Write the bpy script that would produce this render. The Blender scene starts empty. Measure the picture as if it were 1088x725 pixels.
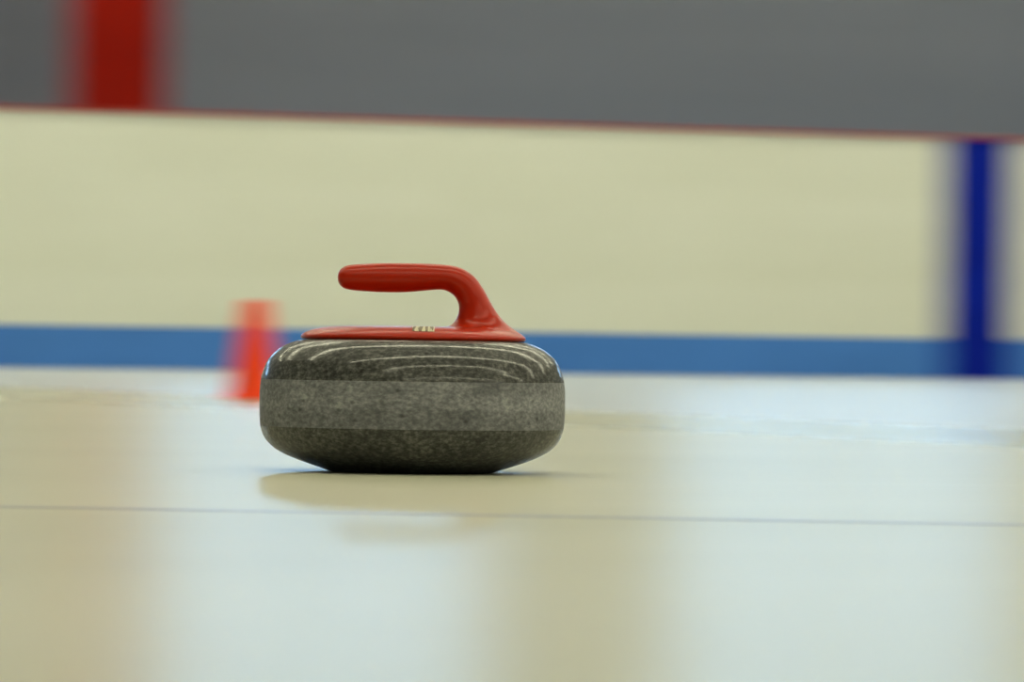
import bpy, bmesh, math, random
from mathutils import Vector, Matrix

random.seed(4)
scene = bpy.context.scene
C = scene.collection
PI = math.pi

# ------------------------------------------------------------------ camera
# metres; the curling stone stands at the origin, the camera lies almost on the ice 5 m in front of it
FPX = 5625.0                       # focal length in pixels of the 1088 px wide frame
CAM = Vector((0.0933, -5.0, 0.121))
cam_data = bpy.data.cameras.new('camera')
cam = bpy.data.objects.new('camera', cam_data)
C.objects.link(cam)
cam_data.sensor_width = 36.0
cam_data.lens = FPX * 36.0 / 1088.0
cam_data.clip_start = 0.05
cam_data.clip_end = 200.0
cam.matrix_world = (Matrix.Translation(CAM)
                    @ Matrix.Rotation(PI / 2 + math.atan(4.5 / FPX), 4, 'X')
                    @ Matrix.Rotation(math.radians(0.81), 4, 'Z'))
cam_data.dof.use_dof = True
cam_data.dof.focus_distance = 4.93
cam_data.dof.aperture_fstop = 13.0
cam_data.dof.aperture_ratio = 0.2
scene.camera = cam

# ------------------------------------------------------------------ world and exposure
world = bpy.data.worlds.new('overcast_sky')
scene.world = world
world.use_nodes = True
world.node_tree.nodes['Background'].inputs['Color'].default_value = (0.75, 0.85, 1.0, 1)
world.node_tree.nodes['Background'].inputs['Strength'].default_value = 1.0
scene.view_settings.view_transform = 'Standard'
scene.view_settings.look = 'None'
scene.view_settings.gamma = 1.0
scene.view_settings.use_curve_mapping = False
scene.view_settings.exposure = 0.0
LAMP_POWER = 19.5       # emission of the fluorescent diffusers
LAMP_COLOR = (1.0, 0.955, 0.68)
WINDOW_POWER = 9.0      # emission of the daylit panes
WINDOW_COLOR = (0.34, 0.65, 1.0)

# ------------------------------------------------------------------ the hall's own axes: u along the boards, v away from the camera
TH = math.radians(22.8)
U = Vector((math.cos(TH), math.sin(TH), 0))
V = Vector((-math.sin(TH), math.cos(TH), 0))
P0 = Vector((0.0933, 18.06, 0))    # a point on the face of the boards
HALL = Matrix(((U.x, V.x, 0, P0.x), (U.y, V.y, 0, P0.y), (0, 0, 1, 0), (0, 0, 0, 1)))
def along(px, v):
    """distance along the boards at which the image column px meets the line v behind their face"""
    k = (px - 544.0) / FPX
    # P0 + u*U + v*V = CAM + d*(k,1)
    ax = P0.x + v * V.x - CAM.x; ay = P0.y + v * V.y - CAM.y
    return (k * ay - ax) / (U.x - k * U.y)

# ------------------------------------------------------------------ helpers
def tag(o, label=None, cat=None, group=None, kind=None):
    if label: o['label'] = label
    if cat: o['category'] = cat
    if group: o['group'] = group
    if kind: o['kind'] = kind
    return o
def empty(name, loc=(0, 0, 0), rz=0.0):
    o = bpy.data.objects.new(name, None); C.objects.link(o)
    o.location = loc; o.rotation_euler = (0, 0, rz); o.empty_display_size = 0.05
    return o
def mesh_obj(name, bm, m, parent=None, smooth=False, loc=None, rz=0.0):
    me = bpy.data.meshes.new(name)
    bmesh.ops.recalc_face_normals(bm, faces=bm.faces[:])
    bm.to_mesh(me); bm.free()
    o = bpy.data.objects.new(name, me); C.objects.link(o)
    if m: me.materials.append(m)
    if smooth:
        for p in me.polygons: p.use_smooth = True
    if parent: o.parent = parent
    if loc is not None:
        o.location = loc; o.rotation_euler = (0, 0, rz)
    return o
def box(bm, x0, x1, y0, y1, z0, z1, bevel=0.0, seg=2):
    r = bmesh.ops.create_cube(bm, size=1.0)
    vs = r['verts']
    for v in vs:
        v.co = Vector((x0 + (v.co.x + .5) * (x1 - x0), y0 + (v.co.y + .5) * (y1 - y0), z0 + (v.co.z + .5) * (z1 - z0)))
    if bevel:
        es = list({e for v in vs for e in v.link_edges})
        bmesh.ops.bevel(bm, geom=es, offset=bevel, segments=seg, profile=.5, affect='EDGES')
    return bm
def bbox(*a, **k):
    return box(bmesh.new(), *a, **k)
def lathe(bm, prof, seg=128, close=False):
    rings = []
    for r, z in prof:
        if r < 1e-6: rings.append([bm.verts.new((0, 0, z))])
        else: rings.append([bm.verts.new((r * math.cos(2 * PI * i / seg), r * math.sin(2 * PI * i / seg), z)) for i in range(seg)])
    for a, b in zip(rings, rings[1:]):
        for i in range(seg):
            j = (i + 1) % seg
            q = [a[i % len(a)], a[j % len(a)], b[j % len(b)], b[i % len(b)]]
            u = []
            for v in q:
                if v not in u: u.append(v)
            if len(u) > 2: bm.faces.new(u)
    return bm
def loft(bm, rings, cap=True):
    vs = [[bm.verts.new(p) for p in r] for r in rings]
    n = len(vs[0])
    for a, b in zip(vs, vs[1:]):
        for i in range(n):
            bm.faces.new((a[i], a[(i + 1) % n], b[(i + 1) % n], b[i]))
    if cap:
        bm.faces.new(vs[0][::-1]); bm.faces.new(vs[-1])
    return bm
def spline(pts, n):
    """Catmull-Rom through 2-D points, n samples a span"""
    out = []
    for i in range(len(pts) - 1):
        p0 = pts[max(i - 1, 0)]; p1 = pts[i]; p2 = pts[i + 1]; p3 = pts[min(i + 2, len(pts) - 1)]
        for k in range(n):
            t = k / n
            out.append(tuple(0.5 * (2 * b + (c - a) * t + (2 * a - 5 * b + 4 * c - d) * t * t + (3 * b - a - 3 * c + d) * t ** 3)
                             for a, b, c, d in zip(p0, p1, p2, p3)))
    out.append(tuple(pts[-1]))
    return out

# ------------------------------------------------------------------ materials
def new_mat(name, color=(.5, .5, .5), rough=.5, metal=0.0, ior=1.45, emit=None, power=0.0, coat=0.0, spec=.5):
    m = bpy.data.materials.new(name); m.use_nodes = True
    b = m.node_tree.nodes['Principled BSDF']
    b.inputs['Base Color'].default_value = (*color, 1)
    b.inputs['Roughness'].default_value = rough
    b.inputs['Metallic'].default_value = metal
    b.inputs['IOR'].default_value = ior
    b.inputs['Coat Weight'].default_value = coat
    b.inputs['Specular IOR Level'].default_value = spec
    if emit:
        b.inputs['Emission Color'].default_value = (*emit, 1)
        b.inputs['Emission Strength'].default_value = power
    return m
def node(m, t, **kw):
    n = m.node_tree.nodes.new(t)
    for k, v in kw.items(): setattr(n, k, v)
    return n
def link(m, a, b): m.node_tree.links.new(a, b)
def noise_into(m, scale, c0, c1, lo=.35, hi=.65, detail=4.0, stretch=(1, 1, 1), coord='Object', rough=.55):
    tc = node(m, 'ShaderNodeTexCoord'); mp = node(m, 'ShaderNodeMapping'); nz = node(m, 'ShaderNodeTexNoise'); cr = node(m, 'ShaderNodeValToRGB')
    mp.inputs['Scale'].default_value = stretch
    nz.inputs['Scale'].default_value = scale; nz.inputs['Detail'].default_value = detail; nz.inputs['Roughness'].default_value = rough
    cr.color_ramp.elements[0].position = lo; cr.color_ramp.elements[1].position = hi
    cr.color_ramp.elements[0].color = (*c0, 1); cr.color_ramp.elements[1].color = (*c1, 1)
    link(m, tc.outputs[coord], mp.inputs['Vector']); link(m, mp.outputs['Vector'], nz.inputs['Vector']); link(m, nz.outputs['Fac'], cr.inputs['Fac'])
    return nz, cr
def noisy(name, c0, c1, scale, rough=.5, lo=.35, hi=.65, detail=4.0, stretch=(1, 1, 1), bump=0.0, dist=.001, **kw):
    m = new_mat(name, c0, rough, **kw)
    nz, cr = noise_into(m, scale, c0, c1, lo, hi, detail, stretch)
    b = m.node_tree.nodes['Principled BSDF']
    link(m, cr.outputs['Color'], b.inputs['Base Color'])
    if bump:
        bp = node(m, 'ShaderNodeBump'); bp.inputs['Strength'].default_value = bump; bp.inputs['Distance'].default_value = dist
        link(m, nz.outputs['Fac'], bp.inputs['Height']); link(m, bp.outputs['Normal'], b.inputs['Normal'])
    return m

def make_ice():
    m = new_mat('ice', (.55, .54, .47), .28, ior=1.31)
    b = m.node_tree.nodes['Principled BSDF']
    nz, cr = noise_into(m, 1.3, (.52, .515, .395), (.58, .575, .455), .3, .7, 6.0, (.5, 1, 1))
    # the played sheet ends at a line square to the boards; a bare, smooth strip divides it from the sheet beyond
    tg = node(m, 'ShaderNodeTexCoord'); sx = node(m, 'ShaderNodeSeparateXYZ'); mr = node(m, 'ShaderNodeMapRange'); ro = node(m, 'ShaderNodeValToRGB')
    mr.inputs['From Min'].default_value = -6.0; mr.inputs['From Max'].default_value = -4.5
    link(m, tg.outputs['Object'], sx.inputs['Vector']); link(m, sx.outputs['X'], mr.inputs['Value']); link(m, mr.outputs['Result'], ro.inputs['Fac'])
    e = ro.color_ramp.elements
    e[0].position = .16; e[0].color = (.28, .28, .28, 1); e[1].position = .72; e[1].color = (.29, .29, .29, 1)
    for p, v in ((.30, .20), (.55, .20)):
        k = e.new(p); k.color = (v, v, v, 1)
    link(m, ro.outputs['Color'], b.inputs['Roughness'])
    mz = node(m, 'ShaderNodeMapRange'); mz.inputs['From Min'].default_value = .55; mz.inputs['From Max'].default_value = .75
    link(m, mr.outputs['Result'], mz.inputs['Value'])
    mx = node(m, 'ShaderNodeMix', data_type='RGBA'); mx.inputs[7].default_value = (.555, .595, .655, 1)  # far sheet: bluish-white window glare painted into the base colour
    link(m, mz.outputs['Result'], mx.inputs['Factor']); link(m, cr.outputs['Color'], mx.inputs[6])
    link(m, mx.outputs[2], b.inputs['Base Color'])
    # pebbled surface: fine droplets, and long shallow scraper ripples
    tc = node(m, 'ShaderNodeTexCoord')
    peb = node(m, 'ShaderNodeTexNoise'); peb.inputs['Scale'].default_value = 55.0; peb.inputs['Detail'].default_value = 2.0
    link(m, tc.outputs['Object'], peb.inputs['Vector'])
    bp = node(m, 'ShaderNodeBump'); bp.inputs['Strength'].default_value = .25; bp.inputs['Distance'].default_value = .0004
    link(m, peb.outputs['Fac'], bp.inputs['Height'])
    mp = node(m, 'ShaderNodeMapping'); mp.inputs['Rotation'].default_value = (0, 0, math.radians(27)); mp.inputs['Scale'].default_value = (2.2, 11, 1)
    rip = node(m, 'ShaderNodeTexNoise'); rip.inputs['Scale'].default_value = 1.0; rip.inputs['Detail'].default_value = 3.0
    link(m, tc.outputs['Object'], mp.inputs['Vector']); link(m, mp.outputs['Vector'], rip.inputs['Vector'])
    b2 = node(m, 'ShaderNodeBump'); b2.inputs['Strength'].default_value = .5; b2.inputs['Distance'].default_value = .0012
    link(m, rip.outputs['Fac'], b2.inputs['Height']); link(m, bp.outputs['Normal'], b2.inputs['Normal'])
    link(m, b2.outputs['Normal'], b.inputs['Normal'])
    return m
M = {}
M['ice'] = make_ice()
M['line'] = noisy('ice_line_paint', (.39, .395, .44), (.47, .47, .48), 3.0, .28, ior=1.31)
M['board'] = noisy('cream_board', (.72, .74, .62), (.79, .81, .71), 1.6, .35, .25, .75, 5.0, (.35, 1, 2.2))
M['kick'] = noisy('blue_kick_plate', (.054, .19, .56), (.062, .215, .63), 3.0, .45, spec=.3, stretch=(.4, 1, 1))
M['stripe'] = noisy('deep_blue_paint', (.0005, .011, .28), (.001, .015, .33), 3.0, .6, spec=.1)
M['cap'] = noisy('red_cap_rail', (.36, .05, .035), (.42, .06, .04), 4.0, .6, spec=.2)
M['column'] = noisy('red_steel_paint', (.27, .006, .001), (.33, .009, .002), 3.0, .6, spec=.1)
M['clad'] = noisy('grey_cladding', (.17, .183, .233), (.20, .212, .265), .8, .6, .25, .75, 4.0, (.3, 1, 3.0))
M['plinth'] = noisy('grey_plaster', (.30, .30, .29), (.36, .36, .34), .8, .7)
M['ceiling'] = noisy('pale_ceiling', (.12, .12, .115), (.14, .14, .135), .7, .8)
M['white_metal'] = noisy('white_enamel', (.70, .70, .68), (.76, .76, .74), 6.0, .4)
M['tube'] = new_mat('lamp_diffuser', (.9, .9, .85), .3, emit=LAMP_COLOR, power=LAMP_POWER)
M['pane'] = new_mat('daylit_frosted_pane', (.7, .75, .8), .3, emit=WINDOW_COLOR, power=WINDOW_POWER)
M['frame'] = noisy('aluminium_frame', (.45, .46, .47), (.52, .53, .54), 8.0, .4, metal=.6)
M['cone'] = noisy('orange_cone_plastic', (.97, .060, .010), (1.0, .075, .014), 12.0, .5, spec=.2)
M['plastic'] = noisy('red_handle_plastic', (.43, .0165, .0004), (.46, .019, .0006), 8.0, .28, spec=.34)

def make_granite(name, dark, mid, light, rough, bump, coat, wear=False):
    m = new_mat(name, mid, rough, ior=1.5, coat=coat)
    b = m.node_tree.nodes['Principled BSDF']
    b.inputs['Coat Roughness'].default_value = .13
    b.inputs['Specular IOR Level'].default_value = .2
    tc = node(m, 'ShaderNodeTexCoord')
    mp = node(m, 'ShaderNodeMapping'); mp.inputs['Scale'].default_value = (1, 1, 1.5)
    link(m, tc.outputs['Object'], mp.inputs['Vector'])
    n1 = node(m, 'ShaderNodeTexNoise'); n1.inputs['Scale'].default_value = 190.0; n1.inputs['Detail'].default_value = 3.0; n1.inputs['Roughness'].default_value = .7
    n2 = node(m, 'ShaderNodeTexNoise'); n2.inputs['Scale'].default_value = 26.0; n2.inputs['Detail'].default_value = 3.0
    n3 = node(m, 'ShaderNodeTexVoronoi'); n3.inputs['Scale'].default_value = 62.0
    for n in (n1, n2, n3): link(m, mp.outputs['Vector'], n.inputs['Vector'])
    cr = node(m, 'ShaderNodeValToRGB'); e = cr.color_ramp.elements
    e[0].position = .36; e[0].color = (*dark, 1); e[1].position = .66; e[1].color = (*light, 1)
    k = e.new(.5); k.color = (*mid, 1)
    link(m, n1.outputs['Fac'], cr.inputs['Fac'])
    mr = node(m, 'ShaderNodeMapRange'); mr.inputs['From Min'].default_value = .3; mr.inputs['From Max'].default_value = .7
    mr.inputs['To Min'].default_value = .78; mr.inputs['To Max'].default_value = 1.22
    link(m, n2.outputs['Fac'], mr.inputs['Value'])
    fl = node(m, 'ShaderNodeMapRange'); fl.inputs['From Min'].default_value = .02; fl.inputs['From Max'].default_value = .22
    fl.inputs['To Min'].default_value = .35; fl.inputs['To Max'].default_value = 1.0
    link(m, n3.outputs['Distance'], fl.inputs['Value'])
    mu = node(m, 'ShaderNodeMath', operation='MULTIPLY'); link(m, mr.outputs['Result'], mu.inputs[0]); link(m, fl.outputs['Result'], mu.inputs[1])
    mx = node(m, 'ShaderNodeMix', data_type='RGBA', blend_type='MULTIPLY'); mx.inputs['Factor'].default_value = 1.0
    link(m, cr.outputs['Color'], mx.inputs[6]); link(m, mu.outputs['Value'], mx.inputs[7])
    out = mx.outputs[2]
    if wear:                                   # rubbed paler line round the middle of the band, where stones strike
        sp = node(m, 'ShaderNodeSeparateXYZ'); link(m, tc.outputs['Object'], sp.inputs['Vector'])
        wr = node(m, 'ShaderNodeValToRGB'); link(m, sp.outputs['Z'], wr.inputs['Fac'])
        we = wr.color_ramp.elements
        we[0].position = .058; we[0].color = (.92, .92, .92, 1); we[1].position = .078; we[1].color = (.95, .95, .95, 1)
        for p, v in ((.063, 1.25), (.072, 1.2)):
            q = we.new(p); q.color = (v, v, v, 1)
        m2 = node(m, 'ShaderNodeMix', data_type='RGBA', blend_type='MULTIPLY'); m2.inputs['Factor'].default_value = 1.0
        link(m, out, m2.inputs[6]); link(m, wr.outputs['Color'], m2.inputs[7]); out = m2.outputs[2]
    link(m, out, b.inputs['Base Color'])
    if bump:
        bp = node(m, 'ShaderNodeBump'); bp.inputs['Strength'].default_value = bump; bp.inputs['Distance'].default_value = .0006
        link(m, n1.outputs['Fac'], bp.inputs['Height']); link(m, bp.outputs['Normal'], b.inputs['Normal'])
    return m
M['granite'] = make_granite('polished_granite', (.026, .027, .027), (.064, .066, .062), (.155, .155, .14), .5, .06, .5)
M['granite_band'] = make_granite('sandblasted_granite', (.14, .144, .158), (.205, .21, .225), (.31, .315, .32), .55, .25, 0.0, True)

def make_sticker():
    m = new_mat('printed_sticker', (.7, .68, .5), .4)
    b = m.node_tree.nodes['Principled BSDF']
    tc = node(m, 'ShaderNodeTexCoord'); mp = node(m, 'ShaderNodeMapping'); mp.inputs['Scale'].default_value = (330, 1, 120)
    n = node(m, 'ShaderNodeTexNoise'); n.inputs['Scale'].default_value = 1.0; n.inputs['Detail'].default_value = 1.0
    cr = node(m, 'ShaderNodeValToRGB'); e = cr.color_ramp.elements
    e[0].position = .46; e[0].color = (.16, .12, .05, 1); e[1].position = .54; e[1].color = (.68, .64, .44, 1)
    link(m, tc.outputs['Object'], mp.inputs['Vector']); link(m, mp.outputs['Vector'], n.inputs['Vector'])
    link(m, n.outputs['Fac'], cr.inputs['Fac']); link(m, cr.outputs['Color'], b.inputs['Base Color'])
    return m
M['sticker'] = make_sticker()

# ------------------------------------------------------------------ the setting, built in the hall's axes
U0, U1 = -16.0, 16.0
VB = 1.9              # the back wall stands this far behind the face of the boards
VF = -31.0            # front wall, behind the camera
HC = 6.0              # ceiling height
def hall(name, bm, m, parent=None, **k):
    o = mesh_obj(name, bm, m, parent, **k)
    if parent is None: o.matrix_world = HALL
    return o
def struct(name, bm, m, label, parent=None, **k):
    return tag(hall(name, bm, m, parent, **k), label, None, None, 'structure')

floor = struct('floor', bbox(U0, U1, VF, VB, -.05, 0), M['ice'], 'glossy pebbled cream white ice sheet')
struct('ceiling', bbox(U0, U1, VF, VB, HC, HC + .1), M['ceiling'], 'pale flat hall ceiling')
struct('wall_left', bbox(U0 - .1, U0, VF, VB, 0, HC), M['clad'], 'grey clad hall wall on the left')
struct('wall_right', bbox(U1, U1 + .1, VF, VB, 0, HC), M['clad'], 'grey clad hall wall on the right')
struct('wall_front', bbox(U0, U1, VF - .1, VF, 0, HC), M['clad'], 'grey clad hall wall behind the camera')

# back wall with a row of window openings
WZ0, WZ1 = 2.15, 2.85
wa = along(140, VB); wb = along(505, VB); wc = along(690, VB); wd = along(1105, VB)
period = ((wc + wd) - (wa + wb)) / 2
ww = ((wb - wa) + (wd - wc)) / 2
cent = [(wa + wb) / 2 + k * period for k in (-3, -2, -1, 0, 1, 2, 3)]
bm = bmesh.new()
box(bm, U0, U1, VB, VB + .15, 0, WZ0)
box(bm, U0, U1, VB, VB + .15, WZ1, HC)
edges = [U0] + [x for c in cent for x in (c - ww / 2, c + ww / 2)] + [U1]
for i in range(0, len(edges), 2):
    box(bm, edges[i], edges[i + 1], VB, VB + .15, WZ0, WZ1)
struct('wall_back', bm, M['clad'], 'grey clad hall wall rising behind the boards')

def window(n, c):
    w = empty('window_%d' % n); w.matrix_world = HALL @ Matrix.Translation((c, VB + .08, WZ0))
    tag(w, 'high frosted window in the grey back wall above the boards', None, 'daylit windows of the back wall', 'structure')
    h = WZ1 - WZ0; x = ww / 2; t = .04
    bm = bmesh.new()
    for a in ((-x, x, -.05, .05, 0, t), (-x, x, -.05, .05, h - t, h), (-x, -x + t, -.05, .05, t, h - t), (x - t, x, -.05, .05, t, h - t)):
        box(bm, *a)
    mesh_obj('window_frame', bm, M['frame'], w)
    mesh_obj('mullion', bbox(-.015, .015, -.04, .04, t, h - t), M['frame'], w)
    mesh_obj('pane', bbox(-x + t, -.015, -.01, .01, t, h - t), M['pane'], w)
    mesh_obj('pane', bbox(.015, x - t, -.01, .01, t, h - t), M['pane'], w)
for i, c in enumerate(cent): window(i + 1, c)

# painted line under the ice, in front of the stone
def ice_point(px, y):
    hor = 367.0 + 7.7 * (px - 544.0) / 544.0
    d = CAM.z * FPX / (y - hor)
    return Vector((CAM.x + (px - 544.0) / FPX * d, CAM.y + d, 0))
A = ice_point(0, 538.5); B = ice_point(1088, 558)
dirv = (B - A).normalized(); mid = (A + B) / 2
bm = bmesh.new()
box(bm, -3.5, 3.5, -.016, .016, .0000, .0004)
ln = mesh_obj('ice_line', bm, M['line'])
ln.parent = floor
ln.matrix_world = Matrix.Translation(mid) @ Matrix.Rotation(math.atan2(dirv.y, dirv.x), 4, 'Z')
ln['label'] = 'thin blue grey line painted across the ice'

# ------------------------------------------------------------------ rink boards
bd = empty('rink_boards'); bd.matrix_world = HALL
tag(bd, 'cream rink boards with blue kick plate and red cap rail', 'rink boards')
BH = 1.09; KH = .177; CT = .010
PW = 2.44
s_blue = along(1037.5, 0.0)
first = s_blue - .15 - PW * 5
sh = None
x = first
panel_edges = []
while x < U1 - PW:
    panel_edges.append((x, x + PW)); x += PW
panel_mesh = None
for a, b in panel_edges:
    if a < U0 + .1: continue
    if panel_mesh is None:
        o = mesh_obj('board_panel', bbox(0, PW, 0, .05, KH, BH - CT, bevel=.0015, seg=1), M['board'], bd, loc=(a, 0, 0)); panel_mesh = o.data
        k = mesh_obj('kick_plate', bbox(0, PW, -.012, .05, 0, KH, bevel=.003, seg=1), M['kick'], bd, loc=(a, 0, 0)); kick_mesh = k.data
        c = mesh_obj('cap_rail', bbox(0, PW, -.02, .12, BH - CT, BH + .005, bevel=.006, seg=2), M['cap'], bd, loc=(a, 0, 0)); cap_mesh = c.data
    else:
        for nm, me in (('board_panel', panel_mesh), ('kick_plate', kick_mesh), ('cap_rail', cap_mesh)):
            o = bpy.data.objects.new(nm, me); C.objects.link(o); o.parent = bd; o.location = (a, 0, 0)
bm = bmesh.new()
box(bm, s_blue - .17, s_blue + .17, -.004, .002, KH, BH - CT)
box(bm, s_blue - .17, s_blue + .17, -.016, .002, 0.0, KH + .002)
st = mesh_obj('zone_stripe', bm, M['stripe'], bd)
st['label'] = 'deep blue vertical stripe painted on the boards'

# ------------------------------------------------------------------ red steel column behind the boards
s_red = along(122, .95)
col = empty('steel_column'); col.matrix_world = HALL @ Matrix.Translation((s_red, .95, 0)) @ Matrix.Rotation(-TH, 4, 'Z')
tag(col, 'red painted steel column standing behind the cream boards', 'column')
hw = .195
mesh_obj('flange', bbox(-hw, hw, -.19, -.165, .03, HC, bevel=.004), M['column'], col)
mesh_obj('flange', bbox(-hw, hw, .165, .19, .03, HC, bevel=.004), M['column'], col)
mesh_obj('web', bbox(-.01, .01, -.165, .165, .03, HC), M['column'], col)
mesh_obj('base_plate', bbox(-.26, .26, -.26, .26, 0, .03, bevel=.004), M['column'], col)

# ------------------------------------------------------------------ fluorescent ceiling lamps
def make_lamp():
    r = empty('ceiling_lamp')
    tag(r, 'long fluorescent lamp with pale diffuser on the hall ceiling', 'lamp', 'fluorescent lamps in rows on the ceiling')
    bm = bmesh.new()
    sec = [(-.16, 0), (.16, 0), (.16, -.03), (.11, -.075), (-.11, -.075), (-.16, -.03)]
    loft(bm, [[Vector((x, y, z)) for y, z in sec] for x in (-1.25, 1.25)])
    hs = mesh_obj('housing', bm, M['white_metal'], r)
    sec = [(-.15, -.070), (.15, -.070), (.14, -.095), (.09, -.115), (-.09, -.115), (-.14, -.095)]
    bm = bmesh.new()
    loft(bm, [[Vector((x, y, z)) for y, z in sec] for x in (-1.2, 1.2)])
    mesh_obj('diffuser', bm, M['tube'], r)
    for x in (-1.215, 1.215):
        mesh_obj('end_cap', bbox(x - .015, x + .015, -.16, .16, -.12, -.07), M['white_metal'], r)
    return r
def copy_tree(o, parent=None):
    c = o.copy(); C.objects.link(c); c.parent = parent
    for ch in list(o.children): copy_tree(ch, c)
    return c
lamp = make_lamp()
spots = [(u, v) for v in (-2.0, -7.0, -12.0, -17.0, -22.0, -27.0) for u in (-11.2, -8.6, -6.0, -3.4, -.8, 1.8, 4.4, 7.0, 9.6)]
for i, (u, v) in enumerate(spots):
    o = lamp if i == 0 else copy_tree(lamp)
    o.matrix_world = HALL @ Matrix.Translation((u, v, HC))

# ------------------------------------------------------------------ the curling stone
stone = empty('curling_stone', (0, 0, 0))
tag(stone, 'grey granite curling stone with red plastic handle gliding on the ice', 'curling stone')
prof_low = [(.0765, 0.0), (.080, .0012), (.0956, .0062), (.1148, .0132), (.1275, .0196), (.1355, .0262), (.1405, .0335), (.1432, .0420)]
prof_top = [(.1432, .0862), (.1412, .0935), (.1360, .1055), (.1255, .1155), (.1150, .1208), (.1070, .1232), (.098, .1243)]
body = mesh_obj('body', lathe(bmesh.new(), [(0, .0065), (.055, .0065), (.062, .005), (.0655, .0005), (.070, 0.0)] + spline(prof_low, 4) ), M['granite'], stone, smooth=True)
body['label'] = 'polished lower half of the granite'
top = mesh_obj('body_top', lathe(bmesh.new(), spline(prof_top, 4) + [(.05, .1245), (0, .1245)]), M['granite'], stone, smooth=True)
top['label'] = 'polished upper shoulder of the granite'
band = mesh_obj('striking_band', lathe(bmesh.new(), spline([(.1432, .0420), (.1439, .0500), (.1443, .0640), (.1441, .0770), (.1432, .0862)], 5)), M['granite_band'], stone, smooth=True)
band['label'] = 'paler matt band around the widest part'

# handle base plate: an oval dished cover on the stone's top
BX, BY = .1065, .088
plate_prof = [(0.985, .1242), (1.0, .1260), (.998, .1275), (.985, .1292), (.95, .1312), (.89, .1335), (.80, .1355), (.70, .1366), (.45, .1374), (0.0, .1378)]
bm = bmesh.new()
lathe(bm, [(0.0, .1242)] + spline(plate_prof, 3), 96)
for v in bm.verts: v.co.x *= BX; v.co.y *= BY
bm_plate = bm

# grip and neck: sections given by the outer and the inner edge of the profile plus a half depth
K = 3137.0
def P(x, y): return ((x - 500) / K, (680 - y) / K)
secs = [((273.5, 103), (273.5, 109), .0012), ((275, 94), (275, 119), .0055), ((280, 84), (280, 129), .0090), ((289, 76), (289, 137), .0112), ((303, 70), (303, 142), .0126),
        ((335, 66), (335, 146), .0136), ((400, 62), (400, 149), .0142), ((480, 61), (478, 148), .0144), ((545, 62), (538, 142), .0144),
        ((598, 65), (580, 139), .0144), ((640, 74), (603, 145), .0146), ((678, 98), (622, 160), .0148), ((708, 138), (633, 183), .0152),
        ((733, 183), (632, 210), .0165), ((757, 218), (620, 235), .0195), ((783, 243), (602, 248), .0250), ((808, 260), (580, 258), .034), ((826, 272), (558, 268), .045), ((834, 282), (545, 280), .052)]
flat = [(*P(*a), *P(*b), d) for a, b, d in secs]
dense = spline(flat, 3)
rings = []
for ax, az, bx_, bz, d in dense:
    cx, cz = (ax + bx_) / 2, (az + bz) / 2; hx, hz = (ax - bx_) / 2, (az - bz) / 2
    r = []
    for i in range(36):
        t = 2 * PI * i / 36
        c, s = math.cos(t), math.sin(t)
        r.append(Vector((cx + hx * c, d * s, cz + hz * c)))
    rings.append(r)
# base and grip are one moulding: fuse both shapes into a single skin
me_plate = bpy.data.meshes.new('plate'); bmesh.ops.recalc_face_normals(bm_plate, faces=bm_plate.faces[:]); bm_plate.to_mesh(me_plate); bm_plate.free()
bm = bmesh.new(); loft(bm, rings); bmesh.ops.recalc_face_normals(bm, faces=bm.faces[:]); bm.from_mesh(me_plate)
bpy.data.meshes.remove(me_plate)
me = bpy.data.meshes.new('fuse'); bm.to_mesh(me); bm.free()
tmp = bpy.data.objects.new('fuse', me); C.objects.link(tmp)
md = tmp.modifiers.new('remesh', 'REMESH'); md.mode = 'VOXEL'; md.voxel_size = .0011
sm = tmp.modifiers.new('smooth', 'SMOOTH'); sm.factor = .5; sm.iterations = 8
dg = bpy.context.evaluated_depsgraph_get()
fused = bpy.data.meshes.new_from_object(tmp.evaluated_get(dg))
bpy.data.objects.remove(tmp); bpy.data.meshes.remove(me)
fused.name = 'handle'; fused.materials.clear(); fused.materials.append(M['plastic'])
for p in fused.polygons: p.use_smooth = True
plate = bpy.data.objects.new('handle', fused); C.objects.link(plate); plate.parent = stone
plate['label'] = 'red plastic handle curving up from an oval base'

# sticker wrapped on the front slope of the base plate
def plate_z(f):
    pr = plate_prof[1:]
    for (a, za), (b, zb) in zip(pr, pr[1:]):
        if b <= f <= a: return za + (zb - za) * (a - f) / (a - b)
    return pr[-1][1]
bm = bmesh.new()
cols, rows = 12, 6
grid = []
for j in range(rows + 1):
    f = .925 - j * .05
    row = []
    for i in range(cols + 1):
        xx = .0005 + .0205 * i / cols
        yy = -BY * math.sqrt(max(0, f * f - (xx / BX) ** 2))
        row.append(bm.verts.new((xx, yy, plate_z(f) + .0006)))
    grid.append(row)
for j in range(rows):
    for i in range(cols):
        bm.faces.new((grid[j][i], grid[j][i + 1], grid[j + 1][i + 1], grid[j + 1][i]))
stk = mesh_obj('sticker', bm, M['sticker'], plate, smooth=True)
stk['label'] = 'small pale sticker with dark lettering'

# ------------------------------------------------------------------ the orange cone behind the stone
cp = ice_point(271, 424)
cone = empty('training_cone', cp)
tag(cone, 'small orange plastic cone standing on the ice behind the stone', 'cone')
bm = bmesh.new()
lathe(bm, [(.056, .008), (.054, .014), (.039, .11), (.0265, .200), (.0245, .208), (.0215, .208), (.022, .196), (.048, .012)], 48)
mesh_obj('cone_body', bm, M['cone'], cone, smooth=True)
bm = bmesh.new()
box(bm, -.062, .062, -.062, .062, 0, .009, bevel=.004)
mesh_obj('base', bm, M['cone'], cone)
